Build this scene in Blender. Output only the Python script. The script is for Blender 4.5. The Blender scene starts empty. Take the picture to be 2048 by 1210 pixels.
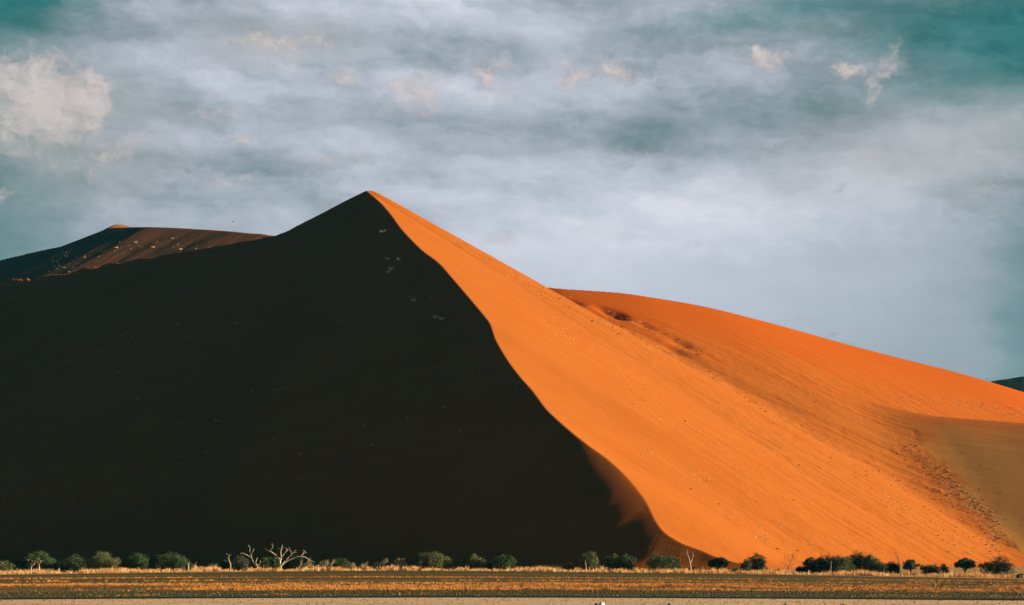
import bpy, math, random
import numpy as np
from mathutils import Vector, noise as mnoise

random.seed(7)
rng = np.random.default_rng(7)
S = bpy.context.scene
C = S.collection
F = 4435.0      # focal length in photo pixels (26 degree lens)
HC = 3.0        # camera height
HZ = 1125.0     # horizon row of the photograph
SUN_EL = math.radians(14.0)
SUN_AZ = math.radians(87.0)   # measured clockwise from +Y (view direction): sun on the right

def P3(px, py, Y):
    return ((px - 1024.0) / F * Y, Y, HC + (HZ - py) / F * Y)

# ------------------------------------------------------------------ materials
def new_mat(name, rough=0.9, spec=0.1):
    m = bpy.data.materials.new(name); m.use_nodes = True
    b = m.node_tree.nodes['Principled BSDF']
    b.inputs['Roughness'].default_value = rough
    b.inputs['Specular IOR Level'].default_value = spec
    return m, m.node_tree, b

def N(nt, typ, **kw):
    n = nt.nodes.new(typ)
    for k, v in kw.items():
        if k.startswith('i_'):
            key = k[2:]
            n.inputs[int(key) if key.isdigit() else key].default_value = v
        else:
            setattr(n, k, v)
    return n

def ramp(nt, fac, stops, interp='LINEAR'):
    r = nt.nodes.new('ShaderNodeValToRGB'); r.color_ramp.interpolation = interp
    els = r.color_ramp.elements
    while len(els) > 1: els.remove(els[-1])
    els[0].position = stops[0][0]; els[0].color = (*stops[0][1], 1)
    for p, c in stops[1:]:
        e = els.new(p); e.color = (*c, 1)
    if fac is not None: nt.links.new(fac, r.inputs[0])
    return r.outputs[0]

def noise_tex(nt, vec, scale, detail=4, rough=0.55, dist=0.0):
    n = N(nt, 'ShaderNodeTexNoise'); n.inputs['Scale'].default_value = scale
    n.inputs['Detail'].default_value = detail; n.inputs['Roughness'].default_value = rough
    n.inputs['Distortion'].default_value = dist
    nt.links.new(vec, n.inputs['Vector'])
    return n.outputs['Fac'], n.outputs['Color']

def mapping(nt, vec, scale=(1, 1, 1), rot=(0, 0, 0), loc=(0, 0, 0), typ='POINT'):
    n = N(nt, 'ShaderNodeMapping', vector_type=typ)
    n.inputs['Scale'].default_value = scale; n.inputs['Rotation'].default_value = rot; n.inputs['Location'].default_value = loc
    nt.links.new(vec, n.inputs['Vector']); return n.outputs[0]

def math_(nt, op, a, b=None, clamp=False):
    n = N(nt, 'ShaderNodeMath', operation=op, use_clamp=clamp)
    for i, v in enumerate((a, b)):
        if v is None: continue
        if isinstance(v, (int, float)): n.inputs[i].default_value = v
        else: nt.links.new(v, n.inputs[i])
    return n.outputs[0]

def smooth(nt, v, a, b, lo=0.0, hi=1.0):
    n = N(nt, 'ShaderNodeMapRange', interpolation_type='SMOOTHSTEP')
    n.inputs[1].default_value = a; n.inputs[2].default_value = b; n.inputs[3].default_value = lo; n.inputs[4].default_value = hi
    nt.links.new(v, n.inputs[0]); return n.outputs[0]

def mixc(nt, fac, a, b, blend='MIX'):
    n = N(nt, 'ShaderNodeMix', data_type='RGBA', blend_type=blend)
    for sock, v in ((n.inputs['Factor'], fac), (n.inputs[6], a), (n.inputs[7], b)):
        if isinstance(v, (int, float)): sock.default_value = v
        elif isinstance(v, tuple): sock.default_value = (*v, 1)
        else: nt.links.new(v, sock)
    return n.outputs[2]

def sand_material(name, c0, c1, c2, ang, bump=1.0, kinds=False):
    m, nt, b = new_mat(name, 0.95, 0.05)
    pos = N(nt, 'ShaderNodeNewGeometry').outputs['Position']
    # wind-sorted streaks following the fall line
    rp = mapping(nt, pos, rot=(0, 0, -ang))
    st = mapping(nt, rp, scale=(0.012, 0.16, 0.05))
    f1, _ = noise_tex(nt, st, 1.0, 5, 0.6, 0.7)
    f2, _ = noise_tex(nt, pos, 0.01, 4, 0.55)
    f3, _ = noise_tex(nt, pos, 0.9, 3, 0.7)
    v = math_(nt, 'ADD', math_(nt, 'MULTIPLY', f1, 0.45), math_(nt, 'MULTIPLY', f2, 0.4))
    v = math_(nt, 'ADD', v, math_(nt, 'MULTIPLY', f3, 0.15))
    col = ramp(nt, v, [(0.36, c0), (0.5, c1), (0.66, c2)])
    if kinds:      # redder fresh sand below the long ridge, tan sand in the right-hand hollow
        at = N(nt, 'ShaderNodeVertexColor', layer_name='sand_kind'); sx = N(nt, 'ShaderNodeSeparateColor'); nt.links.new(at.outputs[0], sx.inputs[0])
        col = mixc(nt, sx.outputs[0], col, ramp(nt, v, [(0.36, (0.49, 0.092, 0.003)), (0.66, (0.56, 0.115, 0.005))]))
        col = mixc(nt, sx.outputs[1], col, ramp(nt, v, [(0.36, (0.52, 0.24, 0.05)), (0.66, (0.60, 0.29, 0.07))]))
    nt.links.new(col, b.inputs['Base Color'])
    g1, _ = noise_tex(nt, mapping(nt, rp, scale=(0.06, 0.5, 0.2)), 1.0, 6, 0.7, 0.8)
    bn = N(nt, 'ShaderNodeBump'); bn.inputs['Strength'].default_value = 0.5 * bump; bn.inputs['Distance'].default_value = 0.9
    nt.links.new(g1, bn.inputs['Height']); nt.links.new(bn.outputs[0], b.inputs['Normal'])
    return m

# ------------------------------------------------------------------ object helpers
def tag(o, label=None, cat=None, group=None, kind=None):
    if label: o['label'] = label
    if cat: o['category'] = cat
    if group: o['group'] = group
    if kind: o['kind'] = kind
    return o

def mesh_obj(name, verts, faces, mat, parent=None, smooth_=True):
    me = bpy.data.meshes.new(name)
    verts = np.asarray(verts, dtype=np.float32)
    if isinstance(faces, np.ndarray):
        k = faces.shape[1]; nf = faces.shape[0]
        me.vertices.add(len(verts)); me.vertices.foreach_set('co', verts.ravel())
        me.loops.add(nf * k); me.loops.foreach_set('vertex_index', faces.ravel().astype(np.int32))
        me.polygons.add(nf); me.polygons.foreach_set('loop_start', np.arange(0, nf * k, k, dtype=np.int32))
        me.update(calc_edges=True)
    else:
        me.from_pydata([tuple(map(float, v)) for v in verts], [], faces); me.update()
    if smooth_: me.polygons.foreach_set('use_smooth', [True] * len(me.polygons))
    me.materials.append(mat)
    o = bpy.data.objects.new(name, me); C.objects.link(o)
    if parent: o.parent = parent
    return o

def empty(name, loc, label, cat, group=None):
    o = bpy.data.objects.new(name, None); C.objects.link(o); o.location = loc
    return tag(o, label, cat, group)

# ------------------------------------------------------------------ numeric noise
def vnoise(x, y, seed=0):
    xi = np.floor(x).astype(np.int64); yi = np.floor(y).astype(np.int64)
    fx = x - xi; fy = y - yi
    fx = fx * fx * (3 - 2 * fx); fy = fy * fy * (3 - 2 * fy)
    def h(a, b):
        n = (a * 374761393 + b * 668265263 + seed * 1442695041) & 0x7fffffff
        n = ((n ^ (n >> 13)) * 1274126177) & 0x7fffffff
        return ((n ^ (n >> 16)) & 0xffff) / 65535.0
    return ((h(xi, yi) * (1 - fx) + h(xi + 1, yi) * fx) * (1 - fy) + (h(xi, yi + 1) * (1 - fx) + h(xi + 1, yi + 1) * fx) * fy) - 0.5

def fbm(x, y, seed=0, o=4):
    t = 0; a = 1
    for i in range(o):
        t = t + a * vnoise(x * 2 ** i + 17.3 * i, y * 2 ** i + 5.1 * i, seed + i); a *= 0.5
    return t

# ------------------------------------------------------------------ the dunes (height field built from crest lines)
def resample(pts, step=5.0):
    pts = np.array(pts, dtype=float)
    out = []
    # smooth the polyline a little (Catmull-Rom)
    n = len(pts)
    for i in range(n - 1):
        p0 = pts[max(i - 1, 0)]; p1 = pts[i]; p2 = pts[i + 1]; p3 = pts[min(i + 2, n - 1)]
        k = max(1, int(np.linalg.norm(p2[:3] - p1[:3]) / step))
        for j in range(k):
            t = j / k
            out.append(0.5 * ((2 * p1) + (-p0 + p2) * t + (2 * p0 - 5 * p1 + 4 * p2 - p3) * t * t + (-p0 + 3 * p1 - 3 * p2 + p3) * t ** 3))
    out.append(pts[-1])
    return np.array(out)

def tn(d): return math.tan(math.radians(d))

# each crest point row: x, y, z, slope_left, slope_right, round_left, first_slope_fraction_left
def crest_rows(img, sl, sr, rl=None, fl=None):
    rows = []
    for k, (px, py, Y) in enumerate(img):
        x, y, z = P3(px, py, Y)
        a = sl[k] if isinstance(sl, (list, tuple)) else sl
        b = sr[k] if isinstance(sr, (list, tuple)) else sr
        rows.append([x, y, z, tn(a), tn(b), rl[k] if rl else 0.0, fl[k] if fl else 1.0])
    return rows

front_img = [(733, 381), (748, 393), (760, 404), (772, 417), (785, 433), (797, 450), (813, 469), (843, 499), (876, 524), (903, 554),
             (934, 590), (950, 609), (966, 628), (980, 647), (988, 671), (997, 690), (1020, 727), (1045, 759), (1064, 780),
             (1091, 816), (1132, 854), (1173, 887), (1214, 917), (1250, 950), (1277, 982), (1294, 1007), (1307, 1034),
             (1321, 1056), (1337, 1070), (1365, 1086), (1376, 1090), (1406, 1101), (1428, 1111), (1456, 1120), (1480, 1128)]
KY = 2.35
def crest_depth(py):
    s = (HZ - py) / F
    return (1000 + KY * HC) / (1 - KY * s)
fr = []
for px, py in front_img:
    Y = crest_depth(py)
    x, y, z = P3(px, py, Y)
    # rounded shoulder low on the shaded side
    w = math.exp(-((py - 965) / 100.0) ** 2) + 0.2 * math.exp(-((py - 1050) / 35.0) ** 2); w = min(w, 1.0)
    fr.append([x, y, z, tn(32.5), tn(30.5), 0.5 + 42 * w, 1.0 - 0.325 * w])
YP = crest_depth(381)

left_arm = crest_rows([(733, 381, YP), (700, 397, YP + 4), (640, 431, YP + 18), (590, 455, YP + 32), (550, 472, YP + 55), (470, 487, YP + 120), (400, 498, YP + 170),
                       (330, 509, YP + 220), (240, 526, YP + 280), (150, 541, YP + 350), (60, 553, YP + 420), (-60, 572, YP + 500), (-250, 605, YP + 640), (-500, 660, YP + 800)],
                      32.5, 30)
back_arm = crest_rows([(733, 381, YP), (745, 381.5, YP + 2), (757, 386, YP + 5), (772, 395, YP + 8), (800, 411, YP + 12), (850, 441, YP + 20), (900, 470, YP + 28), (950, 500, YP + 36),
                       (1000, 530, YP + 44), (1050, 559, YP + 52), (1078, 574, YP + 56), (1130, 600, YP + 40)], 30, 30.5)
ridge = crest_rows([(1040, 572, YP + 110), (1078, 573, YP + 106), (1120, 577, YP + 102), (1180, 581, YP + 106), (1240, 585.5, YP + 112), (1300, 594, YP + 118), (1400, 611, YP + 132), (1500, 635, YP + 148),
                    (1600, 662, YP + 165), (1700, 690, YP + 182), (1800, 716, YP + 198), (1900, 741, YP + 213), (1975, 762, YP + 224),
                    (2048, 784, YP + 235), (2200, 828, YP + 250), (2450, 900, YP + 270)], 30, 28)
toe_xyz = [(255, 1712, 116), (294, 1701, 116.5), (340, 1690.5, 113), (388, 1680, 109), (470, 1657, 102), (550, 1630, 95), (640, 1596, 86), (760, 1550, 70)]
toe = [[x, y, z, tn(29.6), tn(20), r * 1.8, 0.22] for (x, y, z), r in zip(toe_xyz, (4, 12, 20, 26, 28, 28, 28, 28))]

def envelope(X, Y, rows, step=10.0):
    """upper envelope of slopes falling away from every segment of a crest line"""
    R = resample(rows, step)
    Z = np.full(X.shape, -1e4, dtype=np.float32)
    for i in range(len(R) - 1):
        c0, c1 = R[i], R[i + 1]
        e = c1[:2] - c0[:2]; L = float(np.linalg.norm(e))
        if L < 1e-3: continue
        e = e / L; g = float(c1[2] - c0[2]) / L
        dx = X - np.float32(c0[0]); dy = Y - np.float32(c0[1])
        s = dx * np.float32(e[0]) + dy * np.float32(e[1])
        q = np.float32(e[0]) * dy - np.float32(e[1]) * dx      # >0: left of the direction of travel
        dp = np.abs(q)
        a, b, r, f = (c0[3:] + c1[3:]) / 2
        def k(v): return g / math.sqrt(max(v * v - g * g, 0.01))
        ss = np.clip(s + dp * np.where(q > 0, np.float32(k(b)), np.float32(k(a))), 0, L)
        d = np.hypot(ss - s, dp)
        t = ss / L
        aa = c0[3] + (c1[3] - c0[3]) * t; bb = c0[4] + (c1[4] - c0[4]) * t
        if r > 0:
            rr = c0[5] + (c1[5] - c0[5]) * t; ff = c0[6] + (c1[6] - c0[6]) * t
            da = aa * (ff * d + (1 - ff) * (np.sqrt(d * d + rr * rr) - rr))
        else: da = aa * d
        np.maximum(Z, np.float32(c0[2]) + np.float32(g) * ss - np.where(q > 0, bb * d, da), out=Z)
    return Z.astype(np.float32)

def smax(a, b, k):
    h = np.clip(0.5 + 0.5 * (a - b) / k, 0, 1)
    return b * (1 - h) + a * h + k * h * (1 - h)

def ground_z(x, y):
    return -1.7 * (np.abs(x + 46) / 170.0) ** 1.4 * np.clip(1.35 - np.abs(x + 46) / 900, 0.4, 1) * np.clip(1 - (np.asarray(y) - 800) / 400, 0, 1) * np.clip((np.asarray(y) - 240) / 450, 0, 1)

# tessellation: fan-shaped grid, dense where the slopes are seen
tt = np.concatenate([np.linspace(-0.45, -0.245, 70, endpoint=False), np.linspace(-0.245, 0.245, 1300, endpoint=False), np.linspace(0.245, 0.5, 90)])
yy = np.concatenate([np.arange(930, 2010, 1.35), np.arange(2010, 2300, 5.0), np.arange(2300, 3000, 25.0)])
T, YY = np.meshgrid(tt.astype(np.float32), yy.astype(np.float32))
XX = T * YY
kf = next(i for i, p in enumerate(front_img) if p[1] > 800)
zf = np.maximum(envelope(XX, YY, fr[:kf + 1], 8.0), envelope(XX, YY, fr[kf - 1:], 2.5))
zl = envelope(XX, YY, left_arm, 8.0)
zb = envelope(XX, YY, back_arm, 6.0)
zr = envelope(XX, YY, ridge, 8.0)
jt = int(np.searchsorted(tt, 0.12)); zt = np.full(XX.shape, -1e3, np.float32)
zt[:, jt:] = envelope(XX[:, jt:], YY[:, jt:], toe, 2.5)
zm = np.maximum(np.maximum(zf, zl), zb)
# keep the crest sides honest: wobble of the long slopes (bulges and hollows, decimetres to metres)
def along(x, y, ang, sx, sy, seed, o=4):
    ca, sa = math.cos(ang), math.sin(ang)
    u = x * ca + y * sa; v = -x * sa + y * ca
    v = v + 0.10 * sx * fbm(u / (1.1 * sx), v / (0.7 * sx), seed + 50, 2)
    return fbm(u / sx, v / sy, seed, o)
main = smax(zm, zr, 10.0)
toe_w = np.clip((zt - main) / 9.0 + 0.15 + 0.9 * fbm(XX / 9, YY / 22, 33, 4), 0, 1)
main = smax(main, zt + 1.3 * fbm(XX / 75, YY / 110, 66, 2) * np.clip((XX - 250) / 60, 0, 1), 16.0)
dist_top = np.clip((zm + 0) * 0 + 1, 0, 1)
# which side of the front crest are we on
crestx = np.interp(YY, np.array([r[1] for r in fr][::-1]), np.array([r[0] for r in fr][::-1]))
right = np.clip((XX - crestx) / 25.0, 0, 1); left = np.clip((crestx - XX) / 70.0, 0, 1); shoulder = np.exp(-((YY - crest_depth(960)) / np.where(YY < crest_depth(960), 400.0, 150.0)) ** 2)
fallR = math.atan2(-0.43, 0.9); fallL = math.atan2(-0.79, -0.61)
far_r = np.clip((XX - crestx - 20) / 160.0, 0.12, 1)
rr_ = resample(ridge, 20)
rc = np.interp(XX.ravel(), rr_[:, 0], rr_[:, 2]).reshape(XX.shape)
is_r = np.clip((zr - zm) / 12.0, 0, 1)
calm = 1 - is_r * (1 - np.clip((rc - main) / 45.0 - 0.1, 0.0, 1))      # the ridge top is smooth
main = main + right * (1 - toe_w) * far_r * calm * (1.1 * along(XX, YY, fallR, 170, 16, 3) + 0.7 * along(XX, YY, fallR, 34, 3.2, 9, 4) + 0.30 * fbm(XX / 5, YY / 8, 41, 3))
main = main + toe_w * (0.3 * fbm(XX / 70, YY / 90, 13, 3) + 0.05 * fbm(XX / 5, YY / 7, 14, 3))
vall = np.exp(-((zm - zr - 4) / 9.0) ** 2) * np.clip((main - 60) / 60, 0, 1) * right
main = main + vall * (2.6 * fbm(XX / 24, YY / 40, 71, 4) + 0.8 * fbm(XX / 6, YY / 9, 73, 3))
for px_, py_, w_, d_ in ((1232, 629, 5.5, 5.0), (1205, 622, 4, 2.2), (1150, 606, 4, 1.8), (1362, 688, 6, 2.2), (1352, 702, 7, 2.4), (1290, 652, 4, 1.6)):
    k_ = np.nonzero((main[:, np.searchsorted(tt, (px_ - 1024) / F)] - HC) / yy >= (HZ - py_) / F)[0][0]
    x_, y_ = (px_ - 1024) / F * yy[k_], yy[k_]
    ca, sa = math.cos(fallR), math.sin(fallR)
    u_ = (XX - x_) * ca + (YY - y_) * sa; v_ = -(XX - x_) * sa + (YY - y_) * ca
    main = main - d_ * np.exp(-(u_ / (w_ * 1.6)) ** 2 - (v_ / w_) ** 2)
main = main + left * (1 - 0.5 * shoulder) * ((1.9 + 2.6 * np.clip((crestx - XX - 150) / 150, 0, 1)) * along(XX, YY, fallL, 200, 19, 21) + 0.6 * (1 - 0.7 * shoulder) * along(XX, YY, fallL, 34, 4.0, 29, 3))
low = np.clip(1 - main / 120.0, 0, 1)
main = main + right * low * (1 - toe_w) * 0.35 * fbm(XX / 7.0, YY / 7.0, 51, 3) + left * (1 - 0.95 * shoulder) * 0.45 * fbm(XX / 6.0, YY / 6.0, 55, 3)
main = smax(main, np.full_like(main, -3.0), 9.0)
ZZ = main
tz_ = np.array(toe_xyz)
tcz = np.interp(XX.ravel(), tz_[:, 0], tz_[:, 2]).reshape(XX.shape)
toe_w = toe_w * np.clip((tcz - ZZ) / 26.0 + 0.5 * along(XX, YY, fallR, 70, 10, 88), 0, 1) * np.clip((zt - np.maximum(zm, zr)) / 16.0 + 0.7 * fbm(XX / 14, YY / 20, 35, 4), 0, 1)
ridge_w = is_r * (1 - toe_w) * np.clip(1.2 - (rc - ZZ) / 60.0 + 0.5 * along(XX, YY, fallR, 60, 5, 61), 0, 1)
nr, nc = XX.shape
def grid_faces(nr, nc):
    i = np.arange(nr * nc).reshape(nr, nc)
    return np.stack([i[:-1, :-1], i[:-1, 1:], i[1:, 1:], i[1:, :-1]], -1).reshape(-1, 4)
sand = sand_material('orange_sand', (0.42, 0.108, 0.011), (0.465, 0.126, 0.014), (0.50, 0.146, 0.019), fallR, 0.8, True)
o = mesh_obj('sand_dune', np.stack([XX, YY, ZZ], -1).reshape(-1, 3), grid_faces(nr, nc), sand)
tag(o, kind='structure')
ca = o.data.color_attributes.new('sand_kind', 'FLOAT_COLOR', 'POINT')
ca.data.foreach_set('color', np.stack([ridge_w, toe_w, 0 * ridge_w, 0 * ridge_w + 1], -1).astype(np.float32).ravel())

# the farther dune on the left
far_img = [(760, 520, 2150), (640, 490, 2200), (545, 471, 2250), (480, 464, 2280), (430, 460, 2310), (350, 455, 2350), (300, 453.5, 2370), (262, 454, 2395), (235, 454.5, 2410), (215, 457, 2425)]
far2_img = [(215, 457, 2425), (190, 471, 2435), (165, 483, 2440), (150, 488, 2460), (100, 497, 2520), (50, 508, 2600), (0, 520, 2680), (-80, 545, 2800), (-250, 600, 2950)]
far3_img = [(215, 456, 2428), (225, 450.5, 2435), (240, 448.5, 2450), (262, 454.5, 2480), (300, 470, 2520)]
tf = np.linspace(-0.36, 0.02, 620); yf = np.concatenate([np.arange(1750, 2600, 3.5), np.arange(2600, 3300, 14.0)])
T2, Y2 = np.meshgrid(tf.astype(np.float32), yf.astype(np.float32)); X2 = T2 * Y2
z2 = envelope(X2, Y2, crest_rows(far_img, 27, 30), 8.0)
# the row order above runs from right to left, so the camera side is the left of travel
z2 = np.maximum(z2, envelope(X2, Y2, crest_rows(far_img, 30, 24), 8.0))
z2 = np.maximum(z2, envelope(X2, Y2, crest_rows(far2_img, 30, 30), 8.0))
z2 = np.maximum(z2, envelope(X2, Y2, crest_rows(far3_img, 30, 30), 4.0))
fallF = math.atan2(-0.9, -0.43)
z2 = z2 + 0.9 * along(X2, Y2, fallF, 170, 14, 77) * np.clip((456 - z2 * 0) / 456, 0, 1) * np.clip((370 - z2) / 40, 0, 1)
z2 = np.maximum(z2, -6)
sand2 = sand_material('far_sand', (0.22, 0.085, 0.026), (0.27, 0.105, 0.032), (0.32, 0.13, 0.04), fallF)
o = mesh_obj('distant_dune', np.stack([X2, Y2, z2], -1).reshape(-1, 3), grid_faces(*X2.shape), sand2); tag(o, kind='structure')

# the shaded hill at the far right, its shade put into the dark colour
hill_img = [(1880, 800, 4300), (1940, 775, 4250), (1985, 765, 4200), (2010, 760, 4200), (2048, 753, 4200), (2120, 742, 4250), (2250, 760, 4400)]
th = np.linspace(0.17, 0.36, 160); yh = np.arange(3300, 4900, 20.0)
T3, Y3 = np.meshgrid(th, yh); X3 = T3 * Y3
z3 = np.maximum(envelope(X3, Y3, crest_rows(hill_img, 24, 24), 20.0) + 6 * fbm(X3 / 60, Y3 / 60, 5), -6)
m_hill, nt, b = new_mat('shaded_hill')
pos = N(nt, 'ShaderNodeNewGeometry').outputs['Position']
f, _ = noise_tex(nt, pos, 0.02, 5)
nt.links.new(ramp(nt, f, [(0.3, (0.02, 0.018, 0.012)), (0.7, (0.05, 0.035, 0.02))]), b.inputs['Base Color'])
o = mesh_obj('distant_hill', np.stack([X3, Y3, z3], -1).reshape(-1, 3), grid_faces(*X3.shape), m_hill); tag(o, kind='structure')

# find where the line of sight through a photo position meets the slopes
def seen_point(px, py, fields):
    for Tt, Ys, Z in fields:
        u = (px - 1024) / F; s = (HZ - py) / F
        j = int(np.clip(np.searchsorted(Tt, u), 1, len(Tt) - 1))
        col = Z[:, j]
        hit = np.nonzero((col - HC) / Ys >= s)[0]
        if len(hit):
            k = hit[0]
            return (u * Ys[k], float(Ys[k]), float(col[k]))
    return None
fields = [(tt, yy, ZZ), (tf, yf, z2)]

# ------------------------------------------------------------------ the plain
m_gr, nt, b = new_mat('gravel_plain', 0.95, 0.05)
geo = N(nt, 'ShaderNodeNewGeometry').outputs['Position']
sep = N(nt, 'ShaderNodeSeparateXYZ'); nt.links.new(geo, sep.inputs[0])
# the bands bend a little: nearer to the sides
xx2 = math_(nt, 'POWER', math_(nt, 'ABSOLUTE', math_(nt, 'ADD', sep.outputs[0], 5.0)), 1.6)
warp, _ = noise_tex(nt, mapping(nt, geo, scale=(0.012, 0.004, 1)), 1.0, 3)
yb = math_(nt, 'ADD', sep.outputs[1], math_(nt, 'MULTIPLY', xx2, 0.035))
warp2, _ = noise_tex(nt, mapping(nt, geo, scale=(0.05, 0.05, 1)), 1.0, 5, 0.65)
ybw = math_(nt, 'ADD', yb, math_(nt, 'MULTIPLY', math_(nt, 'SUBTRACT', warp2, 0.5), 34.0))
spk, spc = noise_tex(nt, mapping(nt, geo, scale=(2.2, 0.35, 1)), 1.0, 4, 0.8)
fine, _ = noise_tex(nt, mapping(nt, geo, scale=(6, 1.2, 1)), 1.0, 3, 0.8)
gravel = ramp(nt, spk, [(0.33, (0.030, 0.032, 0.010)), (0.5, (0.085, 0.076, 0.020)), (0.60, (0.17, 0.12, 0.035)), (0.70, (0.48, 0.25, 0.08))])
orange = ramp(nt, spk, [(0.34, (0.05, 0.04, 0.015)), (0.47, (0.26, 0.12, 0.03)), (0.62, (0.55, 0.24, 0.06))])
pale = ramp(nt, fine, [(0.28, (0.28, 0.17, 0.09)), (0.5, (0.5, 0.32, 0.17)), (0.72, (0.8, 0.56, 0.34))])
def band(lo, hi, soft, src=ybw):
    a = smooth(nt, src, lo - soft, lo + soft); bb = smooth(nt, src, hi - soft, hi + soft, 1.0, 0.0)
    return math_(nt, 'MULTIPLY', a, bb)
streak, _ = noise_tex(nt, mapping(nt, geo, scale=(0.02, 0.06, 1)), 1.0, 4, 0.6)
patch = smooth(nt, streak, 0.40, 0.56)
col = gravel
col = mixc(nt, math_(nt, 'MULTIPLY', band(245, 335, 10), smooth(nt, warp2, 0.36, 0.56, 0.1, 0.9)), col, orange)
col = mixc(nt, math_(nt, 'MULTIPLY', band(440, 490, 12), patch), col, orange)
col = mixc(nt, math_(nt, 'MULTIPLY', band(365, 392, 8), math_(nt, 'MULTIPLY', patch, 0.8)), col, orange)
col = mixc(nt, math_(nt, 'MULTIPLY', band(560, 620, 12), math_(nt, 'MULTIPLY', patch, 0.5)), col, orange)
col = mixc(nt, smooth(nt, yb, 810, 840), col, ramp(nt, spk, [(0.3, (0.30, 0.17, 0.05)), (0.7, (0.62, 0.36, 0.12))]))
nt.links.new(col, b.inputs['Base Color'])
bn = N(nt, 'ShaderNodeBump'); bn.inputs['Strength'].default_value = 0.8; bn.inputs['Distance'].default_value = 0.15
hb, _ = noise_tex(nt, geo, 1.6, 5, 0.75)
nt.links.new(hb, bn.inputs['Height']); nt.links.new(bn.outputs[0], b.inputs['Normal'])

gx = np.concatenate([np.array([-9000, -4000, -2000]), np.arange(-1000, 1001, 12.0), np.array([2000, 4000, 9000])])
gy = np.concatenate([np.array([-2000, -500, 0, 50, 100]), np.arange(120, 1220, 8.0), np.array([1400, 1800, 2500, 4000, 7000, 14000])])
GX, GY = np.meshgrid(gx, gy)
GZ = ground_z(GX, GY) + 0.10 * fbm(GX / 40, GY / 14, 91, 3) * np.clip((GY - 230) / 60, 0, 1)
o = mesh_obj('ground', np.stack([GX, GY, GZ], -1).reshape(-1, 3), grid_faces(*GX.shape), m_gr); tag(o, kind='structure')

# asphalt road and pale gravel shoulder, following the same gentle bend
def bend(y, x): return y - 0.035 * abs(x + 5) ** 1.6
def strip(name, y0, y1, dz, mat, n=8, edge=0.0):
    xs = np.arange(-400, 401, 2.0); V = []; rows = n + 1
    for k in range(rows):
        f = k / n
        for x in xs:
            y = bend(y0 + (y1 - y0) * f, x) if abs(x) < 160 else bend(y0 + (y1 - y0) * f, 160 * np.sign(x)) - (abs(x) - 160) * 1.2
            if k == n and edge: y += edge * (mnoise.noise(Vector((x * 0.13, 0, 3))) + 0.5 * mnoise.noise(Vector((x * 0.5, 0, 7))))
            V.append((x, y, float(ground_z(x, max(y, 120))) + dz))
    f = grid_faces(rows, len(xs))
    o = mesh_obj(name, V, f, mat); return tag(o, kind='structure')
m_as, nt, b = new_mat('asphalt', 0.95, 0.02)
pos = N(nt, 'ShaderNodeNewGeometry').outputs['Position']
f, _ = noise_tex(nt, mapping(nt, pos, scale=(0.25, 1.2, 1)), 1.0, 4, 0.7)
nt.links.new(ramp(nt, f, [(0.3, (0.008, 0.024, 0.014)), (0.7, (0.018, 0.046, 0.028))]), b.inputs['Base Color'])
m_pg, nt2, b2 = new_mat('pale_gravel', 0.95, 0.05)
pos = N(nt2, 'ShaderNodeNewGeometry').outputs['Position']
f, _ = noise_tex(nt2, mapping(nt2, pos, scale=(4, 1.0, 1)), 1.0, 4, 0.8)
f2, _ = noise_tex(nt2, mapping(nt2, pos, scale=(0.08, 0.2, 1)), 1.0, 3, 0.6)
c1 = ramp(nt2, f, [(0.3, (0.50, 0.29, 0.14)), (0.5, (0.78, 0.50, 0.26)), (0.7, (0.9, 0.68, 0.42))])
nt2.links.new(mixc(nt2, smooth(nt2, f2, 0.35, 0.7, 0.0, 0.45), c1, (0.5, 0.32, 0.15)), b2.inputs['Base Color'])
bn = N(nt2, 'ShaderNodeBump'); bn.inputs['Strength'].default_value = 0.5; bn.inputs['Distance'].default_value = 0.05
nt2.links.new(f, bn.inputs['Height']); nt2.links.new(bn.outputs[0], b2.inputs['Normal'])
strip('road', 184.5, 196.5, 0.03, m_as, 4, 0.8)
strip('gravel_shoulder', 60, 186, 0.06, m_pg, 20, 0.7)

# ------------------------------------------------------------------ grass
def grass_mat(name, c0, c1):
    m, nt, b = new_mat(name, 0.8, 0.1)
    oi = N(nt, 'ShaderNodeNewGeometry')
    f, _ = noise_tex(nt, oi.outputs['Position'], 0.35, 3, 0.7)
    nt.links.new(ramp(nt, f, [(0.3, c0), (0.7, c1)]), b.inputs['Base Color'])
    return m
m_dry = grass_mat('dry_grass', (0.70, 0.37, 0.10), (0.95, 0.62, 0.26))
m_or = grass_mat('orange_grass', (0.55, 0.20, 0.035), (0.9, 0.42, 0.10))
m_tuft = grass_mat('tuft_grass', (0.75, 0.50, 0.20), (0.95, 0.78, 0.45))
m_tuftd = grass_mat('green_tuft_grass', (0.10, 0.11, 0.045), (0.26, 0.22, 0.09))

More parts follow.
